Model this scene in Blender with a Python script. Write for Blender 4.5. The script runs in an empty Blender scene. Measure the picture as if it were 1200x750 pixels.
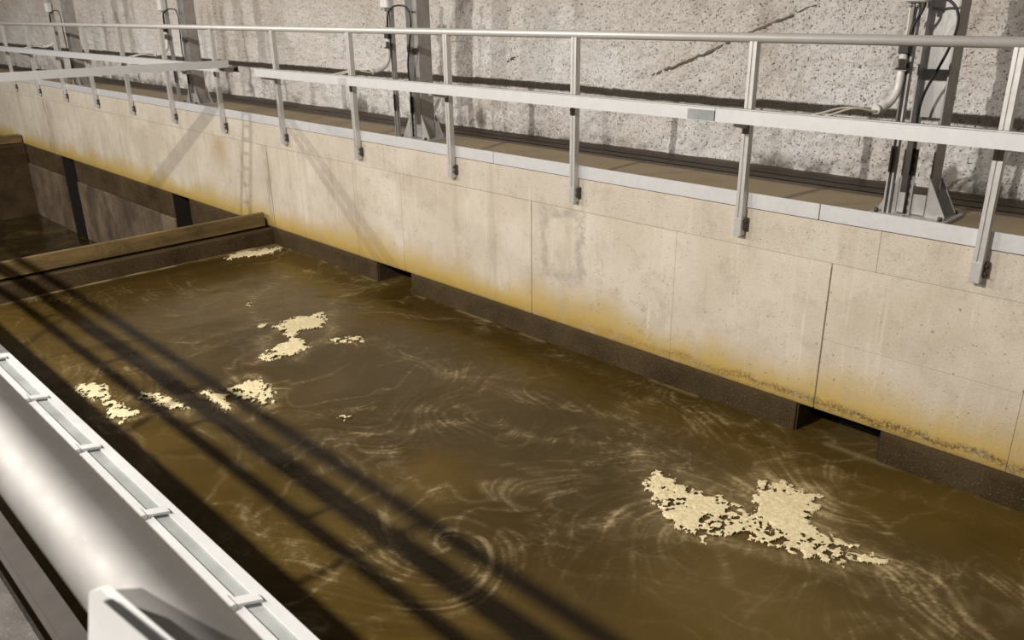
import bpy, bmesh, math, random
import numpy as np
from mathutils import Matrix, Vector

random.seed(7)
rng = np.random.default_rng(7)
S = bpy.context.scene
COL = S.collection

# ------------------------------------------------------------------ camera
FPX, YAW, PITCH, ROLL = 963.7, -0.7966, 0.3656, -0.0135
CAM = np.array([0.0, -5.032, 1.313])
cy, sy, cp, sp = math.cos(YAW), math.sin(YAW), math.cos(PITCH), math.sin(PITCH)
FWD = np.array([sy * cp, cy * cp, -sp])
_r = np.array([cy, -sy, 0.0])
_u = np.cross(_r, FWD)
RGT = _r * math.cos(ROLL) + _u * math.sin(ROLL)
UPV = -_r * math.sin(ROLL) + _u * math.cos(ROLL)
cam_data = bpy.data.cameras.new('camera')
cam = bpy.data.objects.new('camera', cam_data)
COL.objects.link(cam)
cam_data.sensor_width = 36.0
cam_data.lens = FPX / 1200 * 36.0
cam_data.clip_start = 0.02
cam_data.dof.use_dof = True
cam_data.dof.focus_distance = 5.5
cam_data.dof.aperture_fstop = 16
M = Matrix.Identity(4)
for i in range(3):
    M[i][0], M[i][1], M[i][2], M[i][3] = RGT[i], UPV[i], -FWD[i], CAM[i]
cam.matrix_world = M
S.camera = cam


def ray(x, y):
    return FWD + RGT * (x - 600) / FPX - UPV * (y - 375) / FPX


def on_z(x, y, z):
    d = ray(x, y)
    return CAM + d * (z - CAM[2]) / d[2]


def on_y(x, y, yy):
    d = ray(x, y)
    return CAM + d * (yy - CAM[1]) / d[1]


# ------------------------------------------------------------------ light
S.view_settings.view_transform = 'Standard'
S.view_settings.look = 'None'
S.view_settings.gamma = 1
S.view_settings.use_curve_mapping = False
S.view_settings.exposure = 0.18
world = bpy.data.worlds.new('hall_ambient')
S.world = world
world.use_nodes = True
world.node_tree.nodes['Background'].inputs[0].default_value = (1.0, 0.93, 0.84, 1)
world.node_tree.nodes['Background'].inputs[1].default_value = 0.075
# row of floodlights on the camera side of the basin, behind the near railing
for lx, pw in ((1.5, 350), (-3.65, 2000), (-8.7, 950), (-13.9, 1100), (-19.0, 900)):
    ld = bpy.data.lights.new('floodlight', 'POINT')
    ld.energy = pw
    ld.color = (1.0, 0.95, 0.885)
    ld.shadow_soft_size = 0.045
    lo = bpy.data.objects.new('floodlight', ld)
    lo.location = (lx, -7.73, 4.03)
    COL.objects.link(lo)

WATER_Z = -1.54
POOL_Z = -2.86


# ------------------------------------------------------------------ node helpers
def lin(c):
    return tuple(((v / 255) / 12.92 if v / 255 <= 0.04045 else ((v / 255 + 0.055) / 1.055) ** 2.4) for v in c)


class G:
    def __init__(self, name):
        self.m = bpy.data.materials.new(name)
        self.m.use_nodes = True
        self.nt = self.m.node_tree
        self.b = self.nt.nodes['Principled BSDF']
        self.pos = self.nt.nodes.new('ShaderNodeNewGeometry').outputs['Position']

    def node(self, t, **kw):
        n = self.nt.nodes.new(t)
        for k, v in kw.items():
            setattr(n, k, v)
        return n

    def put(self, sock, v):
        if isinstance(v, bpy.types.NodeSocket):
            self.nt.links.new(v, sock)
        elif isinstance(v, (tuple, list)) and len(v) == 3 and sock.type == 'RGBA':
            sock.default_value = (*v, 1)
        else:
            sock.default_value = v

    def math(self, op, a, b=0.0, c=0.0, clamp=False):
        n = self.node('ShaderNodeMath', operation=op, use_clamp=clamp)
        for i, v in enumerate((a, b, c)):
            self.put(n.inputs[i], v)
        return n.outputs[0]

    def sep(self):
        n = self.node('ShaderNodeSeparateXYZ')
        self.put(n.inputs[0], self.pos)
        return n.outputs

    def noise(self, scale, detail=4, rough=0.6, sc=(1, 1, 1), off=(0, 0, 0), dist=0.0):
        mp = self.node('ShaderNodeMapping')
        self.put(mp.inputs[0], self.pos)
        mp.inputs['Scale'].default_value = sc
        mp.inputs['Location'].default_value = off
        n = self.node('ShaderNodeTexNoise')
        self.put(n.inputs['Vector'], mp.outputs[0])
        n.inputs['Scale'].default_value = scale
        n.inputs['Detail'].default_value = detail
        n.inputs['Roughness'].default_value = rough
        n.inputs['Distortion'].default_value = dist
        return n.outputs[0]

    def voro(self, scale, sc=(1, 1, 1)):
        mp = self.node('ShaderNodeMapping')
        self.put(mp.inputs[0], self.pos)
        mp.inputs['Scale'].default_value = sc
        n = self.node('ShaderNodeTexVoronoi')
        self.put(n.inputs['Vector'], mp.outputs[0])
        n.inputs['Scale'].default_value = scale
        return n.outputs[0]

    def ramp(self, v, a, b, o0=0.0, o1=1.0):
        n = self.node('ShaderNodeMapRange', interpolation_type='SMOOTHSTEP')
        self.put(n.inputs[0], v)
        for i, k in enumerate((a, b, o0, o1)):
            self.put(n.inputs[i + 1], k)
        return n.outputs[0]

    def mix(self, f, a, b, mode='MIX'):
        n = self.node('ShaderNodeMix', data_type='RGBA', blend_type=mode)
        self.put(n.inputs[0], f)
        self.put(n.inputs[6], a)
        self.put(n.inputs[7], b)
        return n.outputs[2]

    def bump(self, h, strength, dist):
        n = self.node('ShaderNodeBump')
        self.put(n.inputs['Height'], h)
        n.inputs['Strength'].default_value = strength
        n.inputs['Distance'].default_value = dist
        self.put(self.b.inputs['Normal'], n.outputs[0])

    def out(self, color, rough=0.8, metal=0.0, spec=0.5):
        self.put(self.b.inputs['Base Color'], color)
        self.put(self.b.inputs['Roughness'], rough)
        self.put(self.b.inputs['Metallic'], metal)
        self.b.inputs['Specular IOR Level'].default_value = spec
        return self.m


MAT = {}


def make_wall_concrete(name, coping=False):
    g = G(name)
    X, Y, Z = g.sep()
    big = g.noise(1.1, 5, 0.6)
    c = g.mix(g.ramp(big, 0.32, 0.7), (0.55, 0.475, 0.375), (0.68, 0.61, 0.51))
    if coping:
        c = g.mix(0.4, c, (0.56, 0.505, 0.43))
    streak = g.noise(16.0, 4, 0.7, sc=(1, 1, 0.05))
    c = g.mix(g.ramp(streak, 0.54, 0.72, 0, 0.42), c, (0.80, 0.74, 0.64))
    streak2 = g.noise(4.0, 4, 0.6, sc=(1, 1, 0.10), off=(3, 0, 7))
    c = g.mix(g.ramp(streak2, 0.52, 0.72, 0, 0.45), c, (0.38, 0.30, 0.20))
    if not coping:
        # yellow mineral stain that rises from the water line
        nz = g.noise(1.6, 5, 0.62, sc=(1, 1, 0.35), off=(11, 0, 0))
        lim = g.math('MULTIPLY_ADD', nz, 0.95, -1.40)
        y1 = g.ramp(Z, lim, -1.27, 0.0, 1.0)
        c = g.mix(g.math('MULTIPLY', y1, 0.92), c, (0.50, 0.335, 0.06))
        y2 = g.ramp(g.math('ADD', Z, g.math('MULTIPLY', g.noise(3.0, 5, 0.7), 0.16)), -1.08, -1.30, 0.0, 0.7)
        c = g.mix(y2, c, (0.36, 0.21, 0.035))
        # algae crust, a little above the edge
        cr = g.noise(55, 4, 0.8)
        zone = g.math('ABSOLUTE', g.math('ADD', Z, g.math('MULTIPLY_ADD', g.noise(3.5, 5, 0.7), 0.20, 1.16)))
        zf = g.ramp(zone, 0.05, 0.0)
        xf = g.ramp(X, -5.0, -1.6, 0.06, 1.0)
        c = g.mix(g.math('MULTIPLY', g.math('MULTIPLY', g.ramp(cr, 0.40, 0.56), zf), xf), c, (0.10, 0.06, 0.015))
        edge = g.ramp(g.math('ADD', Z, g.math('MULTIPLY', cr, 0.05)), -1.25, -1.30, 0, 0.75)
        c = g.mix(edge, c, (0.13, 0.095, 0.035))
        # old repair patch with a grey rim, below one of the posts
        wx = g.math('ADD', X, g.math('MULTIPLY_ADD', g.noise(6, 5, 0.75), 0.30, 4.53 - 0.15))
        wz = g.math('ADD', Z, g.math('MULTIPLY_ADD', g.noise(5, 5, 0.75, off=(5, 5, 5)), 0.30, 0.59 - 0.15))
        dx = g.math('SUBTRACT', g.math('ABSOLUTE', wx), 0.20)
        dz = g.math('SUBTRACT', g.math('ABSOLUTE', wz), 0.27)
        d = g.math('MAXIMUM', dx, dz)
        rim = g.ramp(g.math('ABSOLUTE', d), 0.075, 0.01, 0, 0.62)
        c = g.mix(g.math('MULTIPLY', rim, g.ramp(g.noise(11, 4, 0.7), 0.35, 0.6, 0.25, 1.0)), c, (0.33, 0.30, 0.26))
        # rust run under a post
        rx = g.math('ABSOLUTE', g.math('ADD', X, 10.75))
        rr = g.math('MULTIPLY', g.ramp(rx, 0.40, 0.0), g.ramp(g.math('ABSOLUTE', g.math('ADD', Z, 0.45)), 0.35, 0.05))
        c = g.mix(g.math('MULTIPLY', rr, g.ramp(big, 0.3, 0.6, 0.2, 0.75)), c, (0.40, 0.27, 0.13))
        # dirt runs at the pour joints
        for jx, w, a in ((-9.5, 0.16, 0.5), (-18.0, 0.5, 0.65), (-7.55, 0.06, 0.3), (-10.15, 0.16, 0.4)):
            run = g.ramp(g.math('ABSOLUTE', g.math('SUBTRACT', X, jx)), w, 0.0, 0, a)
            c = g.mix(g.math('MULTIPLY', run, g.ramp(g.noise(9, 5, 0.75, sc=(1, 1, 0.25)), 0.4, 0.62)), c, (0.20, 0.155, 0.095))
    mott = g.noise(5.0, 6, 0.75, off=(2, 1, 9))
    c = g.mix(g.ramp(mott, 0.48, 0.7, 0, 0.5), c, (0.40, 0.345, 0.275))
    grain = g.noise(110, 4, 0.8)
    c = g.mix(g.ramp(grain, 0.46, 0.72, 0, 0.5), c, (0.33, 0.275, 0.21))
    crk = g.math('ABSOLUTE', g.math('SUBTRACT', g.noise(1.3, 5, 0.62, off=(8, 0, 3)), 0.5))
    c = g.mix(g.math('MULTIPLY', g.ramp(crk, 0.0035, 0.0, 0, 0.55), g.ramp(g.noise(0.9, 2, 0.5, off=(6, 6, 6)), 0.5, 0.6)), c, (0.24, 0.19, 0.13))
    pit = g.noise(55 if coping else 40, 2, 0.5)
    c = g.mix(g.ramp(pit, 0.68, 0.73, 0, 0.6), c, (0.17, 0.13, 0.09))
    g.bump(g.math('SUBTRACT', g.noise(30, 6, 0.75), g.math('MULTIPLY', g.ramp(pit, 0.65, 0.72), 0.8)), 0.45, 0.012 if coping else 0.006)
    return g.out(c, 0.86, 0, 0.25)


MAT['wall'] = make_wall_concrete('cast_concrete_stained')
MAT['coping'] = make_wall_concrete('cast_concrete_coping', True)

g = G('core_concrete')
MAT['core'] = g.out(g.mix(g.noise(9, 4), (0.20, 0.16, 0.10), (0.30, 0.245, 0.165)), 0.9)

# rough sprayed concrete
g = G('sprayed_concrete')
X, Y, Z = g.sep()
big = g.noise(0.8, 5, 0.66, off=(4, 2, 1))
mid = g.noise(1.7, 5, 0.65, sc=(1, 1, 0.45))
c = g.mix(g.ramp(big, 0.3, 0.68), (0.95, 0.93, 0.905), (0.76, 0.69, 0.615))
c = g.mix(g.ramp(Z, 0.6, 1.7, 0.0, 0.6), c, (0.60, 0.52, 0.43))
c = g.mix(g.ramp(mid, 0.55, 0.72, 0, 0.65), c, (0.40, 0.33, 0.26))
fine = g.noise(48, 5, 0.85)
c = g.mix(g.ramp(fine, 0.57, 0.74, 0, 0.8), c, (0.26, 0.21, 0.165))
c = g.mix(g.ramp(fine, 0.48, 0.34, 0, 0.6), c, (0.90, 0.88, 0.85))
pit = g.noise(62, 2, 0.5)
c = g.mix(g.ramp(pit, 0.63, 0.69, 0, 0.85), c, (0.07, 0.055, 0.04))
moss = g.math('MULTIPLY', g.ramp(Z, 0.14, 0.0), g.ramp(g.noise(1.5, 5, 0.75, off=(0, 0, 4)), 0.44, 0.6))
c = g.mix(g.math('MULTIPLY', moss, 0.75), c, (0.13, 0.10, 0.07))
for (bx_, bz_), br in (((-7.15, 0.09), 0.22), ((-9.6, 0.05), 0.3), ((-2.05, 0.08), 0.16), ((-1.2, 0.12), 0.2)):
    bd = g.math('POWER', g.math('ADD', g.math('POWER', g.math('ADD', X, -bx_), 2.0), g.math('POWER', g.math('ADD', Z, -bz_), 2.0)), 0.5)
    bd = g.math('ADD', bd, g.math('MULTIPLY', g.noise(6, 5, 0.75, off=(bx_, 0, 0)), br * 1.3))
    c = g.mix(g.ramp(bd, br * 1.35, br * 0.9, 0, 0.75), c, (0.17, 0.14, 0.11))
g.bump(g.math('SUBTRACT', g.noise(42, 5, 0.85), g.math('MULTIPLY', g.ramp(pit, 0.58, 0.70), 0.6)), 0.9, 0.03)
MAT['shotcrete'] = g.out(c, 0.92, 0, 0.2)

g = G('brown_seam')
MAT['seam'] = g.out(g.mix(g.noise(30, 4), (0.075, 0.06, 0.045), (0.16, 0.13, 0.10)), 0.95)

g = G('walkway_screed')
c = g.mix(g.noise(2.5, 5, 0.65), (0.21, 0.158, 0.092), (0.32, 0.25, 0.155))
g.bump(g.noise(40, 4), 0.3, 0.004)
MAT['walkway'] = g.out(c, 0.75)

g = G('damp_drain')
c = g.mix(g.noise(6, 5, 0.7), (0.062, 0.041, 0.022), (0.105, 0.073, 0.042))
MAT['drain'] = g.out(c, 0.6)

g = G('slime_concrete')
X, Y, Z = g.sep()
n1 = g.noise(70, 4, 0.8)
c = g.mix(g.ramp(g.noise(1.4, 5, 0.65), 0.3, 0.7), (0.038, 0.023, 0.008), (0.085, 0.056, 0.027))
c = g.mix(g.ramp(n1, 0.55, 0.68, 0, 0.8), c, (0.25, 0.19, 0.125))
c = g.mix(g.ramp(g.noise(45, 3, 0.7, off=(3, 3, 3)), 0.55, 0.7, 0, 0.7), c, (0.03, 0.022, 0.012))
c = g.mix(g.ramp(Z, -1.39, -1.31, 0, 0.55), c, (0.10, 0.072, 0.03))
g.bump(n1, 0.7, 0.012)
MAT['slime'] = g.out(c, 0.75, 0, 0.15)

g = G('eroded_brown_concrete')
c = g.mix(g.ramp(g.noise(1.2, 6, 0.7, sc=(1, 1, 0.6)), 0.35, 0.68), (0.070, 0.046, 0.024), (0.235, 0.168, 0.105))
c = g.mix(g.ramp(g.noise(36, 5, 0.85), 0.48, 0.68, 0, 0.85), c, (0.035, 0.025, 0.014))
g.bump(g.noise(22, 5, 0.8), 0.8, 0.02)
MAT['eroded'] = g.out(c, 0.85)

g = G('weir_timber')
c = g.mix(g.ramp(g.noise(3, 5, 0.7, sc=(1, 0.25, 2.5)), 0.3, 0.7), (0.090, 0.056, 0.017), (0.23, 0.150, 0.052))
c = g.mix(g.ramp(g.noise(2.0, 5, 0.75, off=(1, 6, 2)), 0.5, 0.7, 0, 0.8), c, (0.06, 0.043, 0.016))
c = g.mix(g.ramp(g.noise(50, 3, 0.7), 0.6, 0.72, 0, 0.8), c, (0.04, 0.03, 0.015))
g.bump(g.noise(20, 4, 0.7, sc=(1, 0.3, 2)), 0.5, 0.01)
MAT['timber'] = g.out(c, 0.7)

g = G('near_concrete')  # base tones darkened to stand for shade on the near side
c = g.mix(g.ramp(g.noise(9, 6, 0.7), 0.3, 0.7), (0.05, 0.044, 0.038), (0.10, 0.089, 0.078))
c = g.mix(g.ramp(g.noise(120, 2, 0.6), 0.6, 0.7, 0, 0.7), c, (0.14, 0.12, 0.10))
g.bump(g.noise(90, 4), 0.5, 0.003)
MAT['near_concrete'] = g.out(c, 0.85)


def metal(name, col, rough, met, var=0.12):
    g = G(name)
    n = g.noise(9, 4, 0.6)
    c = g.mix(g.ramp(n, 0.3, 0.7, 0, var), col, tuple(v * 0.55 for v in col))
    return g.out(c, g.ramp(g.noise(30, 3), 0.2, 0.8, rough * 0.9, rough * 1.15), met)


MAT['alu'] = metal('brushed_aluminium', (0.66, 0.635, 0.60), 0.42, 0.45)
MAT['alu_tube'] = metal('aluminium_tube', (0.66, 0.625, 0.58), 0.42, 0.3)
MAT['alu_satin'] = metal('satin_aluminium_tube', (0.66, 0.635, 0.61), 0.6, 0.75, 0.05)
MAT['rail_shaded'] = metal('shaded_aluminium', (0.075, 0.064, 0.055), 0.6, 0.4, 0.3)  # inner tray rail: aluminium with shade put into its dark colour
MAT['alu_pale'] = metal('pale_aluminium', (0.66, 0.655, 0.65), 0.5, 0.3)
MAT['galv'] = metal('galvanised_steel', (0.47, 0.455, 0.44), 0.48, 0.5, 0.4)
MAT['galv_dark'] = metal('dark_galvanised_steel', (0.36, 0.335, 0.31), 0.5, 0.4, 0.5)
MAT['bolt'] = metal('dark_bolt_steel', (0.10, 0.085, 0.07), 0.5, 0.6)
MAT['inlay'] = metal('speckled_zinc', (0.36, 0.37, 0.36), 0.6, 0.3, 0.6)
g = G('black_rubber')
MAT['black'] = g.out((0.012, 0.011, 0.010), 0.45)
g = G('grey_plastic')
MAT['box'] = g.out((0.60, 0.58, 0.55), 0.5)
g = G('cream_cable')
MAT['cream'] = g.out((0.62, 0.56, 0.46), 0.5)
g = G('conduit_pvc')
MAT['conduit'] = g.out(g.mix(g.noise(12), (0.55, 0.52, 0.48), (0.66, 0.63, 0.59)), 0.4)

# ------------------------------------------------------------------ mesh helpers
WLOC = {}


class MB:
    """collects primitives given in world coordinates, linked as one mesh object"""

    def __init__(self):
        self.v, self.f, self.s = [], [], []

    def add(self, v, f, smooth=False):
        o = len(self.v)
        self.v += [tuple(map(float, p)) for p in v]
        self.f += [tuple(i + o for i in q) for q in f]
        self.s += [smooth] * len(f)
        return self

    def box(self, x0, x1, y0, y1, z0, z1, bev=0.0):
        if bev <= 0:
            v = [(x, y, z) for x in (x0, x1) for y in (y0, y1) for z in (z0, z1)]
            f = [(0, 1, 3, 2), (4, 6, 7, 5), (0, 4, 5, 1), (2, 3, 7, 6), (0, 2, 6, 4), (1, 5, 7, 3)]
            return self.add(v, f)
        bm = bmesh.new()
        bmesh.ops.create_cube(bm, size=1)
        for q in bm.verts:
            q.co = Vector(((x0 + x1) / 2 + q.co.x * (x1 - x0), (y0 + y1) / 2 + q.co.y * (y1 - y0), (z0 + z1) / 2 + q.co.z * (z1 - z0)))
        bmesh.ops.bevel(bm, geom=bm.edges[:], offset=bev, segments=1, affect='EDGES')
        bm.verts.index_update()
        self.add([q.co[:] for q in bm.verts], [[q.index for q in fc.verts] for fc in bm.faces])
        bm.free()
        return self

    def prism(self, prof, a0, a1, axis='X'):
        """extrude a closed profile along an axis; X: (y,z), Y: (x,z), Z: (x,y)"""
        n = len(prof)

        def P(a, p):
            return (a, p[0], p[1]) if axis == 'X' else (p[0], a, p[1]) if axis == 'Y' else (p[0], p[1], a)
        v = [P(a0, p) for p in prof] + [P(a1, p) for p in prof]
        f = [(i, (i + 1) % n, n + (i + 1) % n, n + i) for i in range(n)]
        f += [tuple(range(n - 1, -1, -1)), tuple(range(n, 2 * n))]
        return self.add(v, f)

    def tube(self, pts, r, seg=10, caps=True):
        pts = [Vector(p) for p in pts]
        n = len(pts)
        rs = r if isinstance(r, (list, tuple)) else [r] * n
        v, f = [], []
        up = None
        for i, p in enumerate(pts):
            t = (pts[min(i + 1, n - 1)] - pts[max(i - 1, 0)]).normalized()
            if up is None:
                up = Vector((0, 0, 1)) if abs(t.z) < 0.9 else Vector((0, 1, 0))
            a = t.cross(up).normalized()
            up = a.cross(t).normalized()
            for k in range(seg):
                w = 2 * math.pi * k / seg
                v.append(p + (a * math.cos(w) + up * math.sin(w)) * rs[i])
        for i in range(n - 1):
            for k in range(seg):
                f.append((i * seg + k, i * seg + (k + 1) % seg, (i + 1) * seg + (k + 1) % seg, (i + 1) * seg + k))
        self.add(v, f, True)
        if caps:
            o = len(self.v) - len(v)
            self.f += [tuple(o + k for k in range(seg - 1, -1, -1)), tuple(o + (n - 1) * seg + k for k in range(seg))]
            self.s += [False, False]
        return self

    def mesh(self, name, mat, org):
        me = bpy.data.meshes.new(name)
        me.from_pydata([(p[0] - org[0], p[1] - org[1], p[2] - org[2]) for p in self.v], [], self.f)
        me.polygons.foreach_set('use_smooth', self.s)
        bm = bmesh.new()
        bm.from_mesh(me)
        bmesh.ops.recalc_face_normals(bm, faces=bm.faces[:])
        bm.to_mesh(me)
        bm.free()
        me.materials.append(MAT[mat])
        return me

    def build(self, name, mat, parent=None, label=None):
        a = np.array(self.v)
        org = ((a[:, 0].min() + a[:, 0].max()) / 2, (a[:, 1].min() + a[:, 1].max()) / 2, a[:, 2].min())
        return link(name, self.mesh(name, mat, org), org, parent, label)


def link(name, me, wloc, parent=None, label=None):
    o = bpy.data.objects.new(name, me)
    COL.objects.link(o)
    WLOC[o.name] = tuple(wloc)
    if parent is not None:
        pw = WLOC[parent.name]
        o.parent = parent
        o.location = [wloc[i] - pw[i] for i in range(3)]
    else:
        o.location = wloc
    if label:
        o['label'] = label
    return o


def tag(o, label=None, cat=None, group=None, kind=None):
    if label:
        o['label'] = label
    if cat:
        o['category'] = cat
    if group:
        o['group'] = group
    if kind:
        o['kind'] = kind
    return o


def thing(name, loc, label, cat, group=None):
    return tag(link(name, None, loc), label, cat, group)


def bez(pts, n=10):
    """smooth curve through the points"""
    p = [Vector(q) for q in pts]
    p = [p[0] * 2 - p[1]] + p + [p[-1] * 2 - p[-2]]
    out = []
    for i in range(1, len(p) - 2):
        for k in range(n):
            t = k / n
            out.append(0.5 * ((2 * p[i]) + (p[i + 1] - p[i - 1]) * t + (2 * p[i - 1] - 5 * p[i] + 4 * p[i + 1] - p[i + 2]) * t * t
                              + (3 * p[i] - p[i - 1] - 3 * p[i + 1] + p[i + 2]) * t ** 3))
    out.append(p[-2])
    return out


# ------------------------------------------------------------------ numpy noise
TAB = rng.random((256, 256))


def vn(x, y, s=0):
    xi, yi = np.floor(x).astype(np.int64), np.floor(y).astype(np.int64)
    fx, fy = x - xi, y - yi
    fx, fy = fx * fx * (3 - 2 * fx), fy * fy * (3 - 2 * fy)
    xi, yi = xi + s * 37, yi + s * 91
    a, b = TAB[xi & 255, yi & 255], TAB[(xi + 1) & 255, yi & 255]
    c, d = TAB[xi & 255, (yi + 1) & 255], TAB[(xi + 1) & 255, (yi + 1) & 255]
    return (a + (b - a) * fx) * (1 - fy) + (c + (d - c) * fx) * fy


def fbm(x, y, s=0, o=4, g=0.5):
    t, a, n = 0, 1.0, 0.0
    for k in range(o):
        t = t + a * vn(x * 2 ** k, y * 2 ** k, s + k * 5)
        n += a
        a *= g
    return t / n


def sstep(a, b, x):
    t = np.clip((x - a) / (b - a), 0, 1)
    return t * t * (3 - 2 * t)


def grid_object(name, V, nx, ny, mat, attrs=None, keep=None, smooth=True):
    """nx*ny vertices (row major, ny fastest) -> quad mesh through foreach_set"""
    i, j = np.meshgrid(np.arange(nx - 1), np.arange(ny - 1), indexing='ij')
    q = np.stack([i * ny + j, (i + 1) * ny + j, (i + 1) * ny + j + 1, i * ny + j + 1], -1).reshape(-1, 4)
    if keep is not None:
        q = q[keep.reshape(-1)]
        used = np.unique(q)
        remap = np.full(len(V), -1)
        remap[used] = np.arange(len(used))
        q, V = remap[q], V[used]
        if attrs:
            attrs = {k: a[used] for k, a in attrs.items()}
    me = bpy.data.meshes.new(name)
    me.vertices.add(len(V))
    me.vertices.foreach_set('co', V.astype(np.float32).ravel())
    me.loops.add(len(q) * 4)
    me.loops.foreach_set('vertex_index', q.astype(np.int32).ravel())
    me.polygons.add(len(q))
    me.polygons.foreach_set('loop_start', np.arange(0, len(q) * 4, 4, dtype=np.int32))
    me.polygons.foreach_set('use_smooth', np.full(len(q), smooth))
    for k, a in (attrs or {}).items():
        at = me.attributes.new(k, 'FLOAT', 'POINT')
        at.data.foreach_set('value', a.astype(np.float32).ravel())
    me.update(calc_edges=True)
    me.validate()
    me.materials.append(MAT[mat])
    return me


# ================================================================== SETTING
# ---- far basin wall: core, coping strip and cast panels between the pour joints
wall = MB().box(-30, 3.4, 0.006, 0.34, -1.305, -0.012).build('wall_far', 'core')
tag(wall, kind='structure')
XJ = [-30, -27, -24, -21.6, -19.9, -18.0, -16.2, -14.4, -13.0, -11.6, -10.6, -9.46, -8.72, -7.6, -6.75, -4.887, -3.38, -2.18, -0.98, 0.3, 1.7, 3.4]
WIDE = {-9.46: 0.007, -4.887: 0.0035, -2.18: 0.005, -7.6: 0.003, -18.0: 0.005, -8.72: 0.003}
for a, b in zip(XJ[:-1], XJ[1:]):
    ga, gb = WIDE.get(a, 0.0008), WIDE.get(b, 0.0008)
    proud = random.uniform(0, 0.002)
    if a >= -2.2:
        zs = [(-1.31, -0.80), (-0.7985, -0.272)]
    else:
        zs = [(-1.31, -0.272)]
    for z0, z1 in zs:
        MB().box(a + ga, b - gb, -proud, 0.014, z0, z1, 0.0015).build('wall_panel', 'wall', wall)
x = -30.0
while x < 3.4:
    w = random.choice((1.9, 2.4, 2.7))
    MB().box(x + 0.001, min(x + w, 3.4) - 0.001, -random.uniform(0.001, 0.004), 0.014, -0.270, -0.008, 0.002).build('coping_block', 'coping', wall)
    x += w

# ---- lower wall with the flow openings
OPEN = [(-17.71, -17.0), (-12.64, -12.04), (-7.29, -6.68), (-2.31, -1.715)]
low = MB().box(-30, 3.4, 0.82, 0.9, -3.6, -1.31).build('wall_far_lower', 'core')
tag(low, kind='structure')
edges = [-30] + [e for p in OPEN for e in p] + [3.4]
for a, b in zip(edges[0::2], edges[1::2]):
    cuts = [a] + [c for c in (-9.75,) if a < c < b] + [b]
    for p, q in zip(cuts[:-1], cuts[1:]):
        if q <= -9.7:
            MB().box(p, q, 0.025, 0.82, -1.725, -1.311, 0.006).build('lower_wall_block', 'slime', low)
            MB().box(p, q, 0.0, 0.82, -3.6, -1.735, 0.012).build('lower_wall_block', 'eroded', low)
        else:
            MB().box(p, q, 0.014, 0.82, -3.6, -1.311, 0.004).build('lower_wall_block', 'slime', low)

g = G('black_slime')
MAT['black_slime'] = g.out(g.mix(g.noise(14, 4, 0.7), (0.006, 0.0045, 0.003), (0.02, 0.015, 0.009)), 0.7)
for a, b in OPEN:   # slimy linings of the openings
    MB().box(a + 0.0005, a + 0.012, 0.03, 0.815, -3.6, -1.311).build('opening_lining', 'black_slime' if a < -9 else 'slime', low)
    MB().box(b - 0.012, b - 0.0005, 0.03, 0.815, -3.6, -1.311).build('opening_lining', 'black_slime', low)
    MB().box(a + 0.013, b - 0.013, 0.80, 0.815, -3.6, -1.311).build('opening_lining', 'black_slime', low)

# ---- far walkway and drain along the rock wall
fl = MB().box(-30, 3.4, 0.0, 0.93, -0.3, -0.010).build('floor_far', 'walkway')
tag(fl, kind='structure')
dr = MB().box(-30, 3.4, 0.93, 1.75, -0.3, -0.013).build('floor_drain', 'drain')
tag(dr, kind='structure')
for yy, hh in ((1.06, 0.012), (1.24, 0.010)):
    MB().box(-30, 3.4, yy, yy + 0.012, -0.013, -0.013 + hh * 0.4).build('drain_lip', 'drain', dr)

# ---- sprayed concrete rock wall, uneven
gx = np.concatenate([np.linspace(-30, -10, 420, endpoint=False), np.linspace(-10, 0.6, 850, endpoint=False), np.linspace(0.6, 3.6, 60)])
gz = np.concatenate([np.linspace(-0.06, 1.7, 150, endpoint=False), np.linspace(1.7, 4.4, 40)])
nx, nz = len(gx), len(gz)
GX, GZ = np.meshgrid(gx, gz, indexing='ij')
off = (fbm(GX * 0.5, GZ * 0.5, 3, 3) - 0.5) * 0.14 + (fbm(GX * 2.2, GZ * 2.2, 9, 3) - 0.5) * 0.07 + (fbm(GX * 11, GZ * 11, 13, 2) - 0.5) * 0.035 + (fbm(GX * 24, GZ * 24, 17, 3, 0.8) - 0.5) * 0.036
lean = np.clip(GZ, 0, 9) * 0.015
crack = 0.0
V = np.stack([GX, 1.53 + off + lean, GZ], -1).reshape(-1, 3)
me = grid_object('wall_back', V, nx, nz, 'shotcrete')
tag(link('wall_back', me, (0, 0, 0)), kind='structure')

# dark diagonal seam and small gouge in the sprayed concrete
def on_back(px, py):
    p = on_y(px, py, 1.5)
    return p


def wall_y(x, z):
    i = np.clip(np.searchsorted(gx, x), 1, nx - 1)
    j = np.clip(np.searchsorted(gz, z), 1, nz - 1)
    return 1.53 + off[i, j] + lean[i, j]


def seam(pix, w0, label):
    pts = []
    for k in range(len(pix) - 1):
        for t in np.linspace(0, 1, 14, endpoint=False):
            p = on_back(pix[k][0] + (pix[k + 1][0] - pix[k][0]) * t, pix[k][1] + (pix[k + 1][1] - pix[k][1]) * t)
            pts.append((p[0], wall_y(p[0], p[2]) + 0.008, p[2] + random.uniform(-0.008, 0.008)))
    n = len(pts)
    return MB().tube(pts, [w0 * (0.35 + 0.65 * math.sin(math.pi * (k + 1) / (n + 1))) * random.uniform(0.7, 1.2) for k in range(n)], 6)


sm = seam([(735, 96), (790, 78), (850, 50), (905, 26), (960, 2)], 0.019, '').build('wall_seam', 'seam', bpy.data.objects['wall_back'])
seam([(594, 73), (607, 65)], 0.018, '').build('wall_gouge', 'drain', bpy.data.objects['wall_back'])

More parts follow.
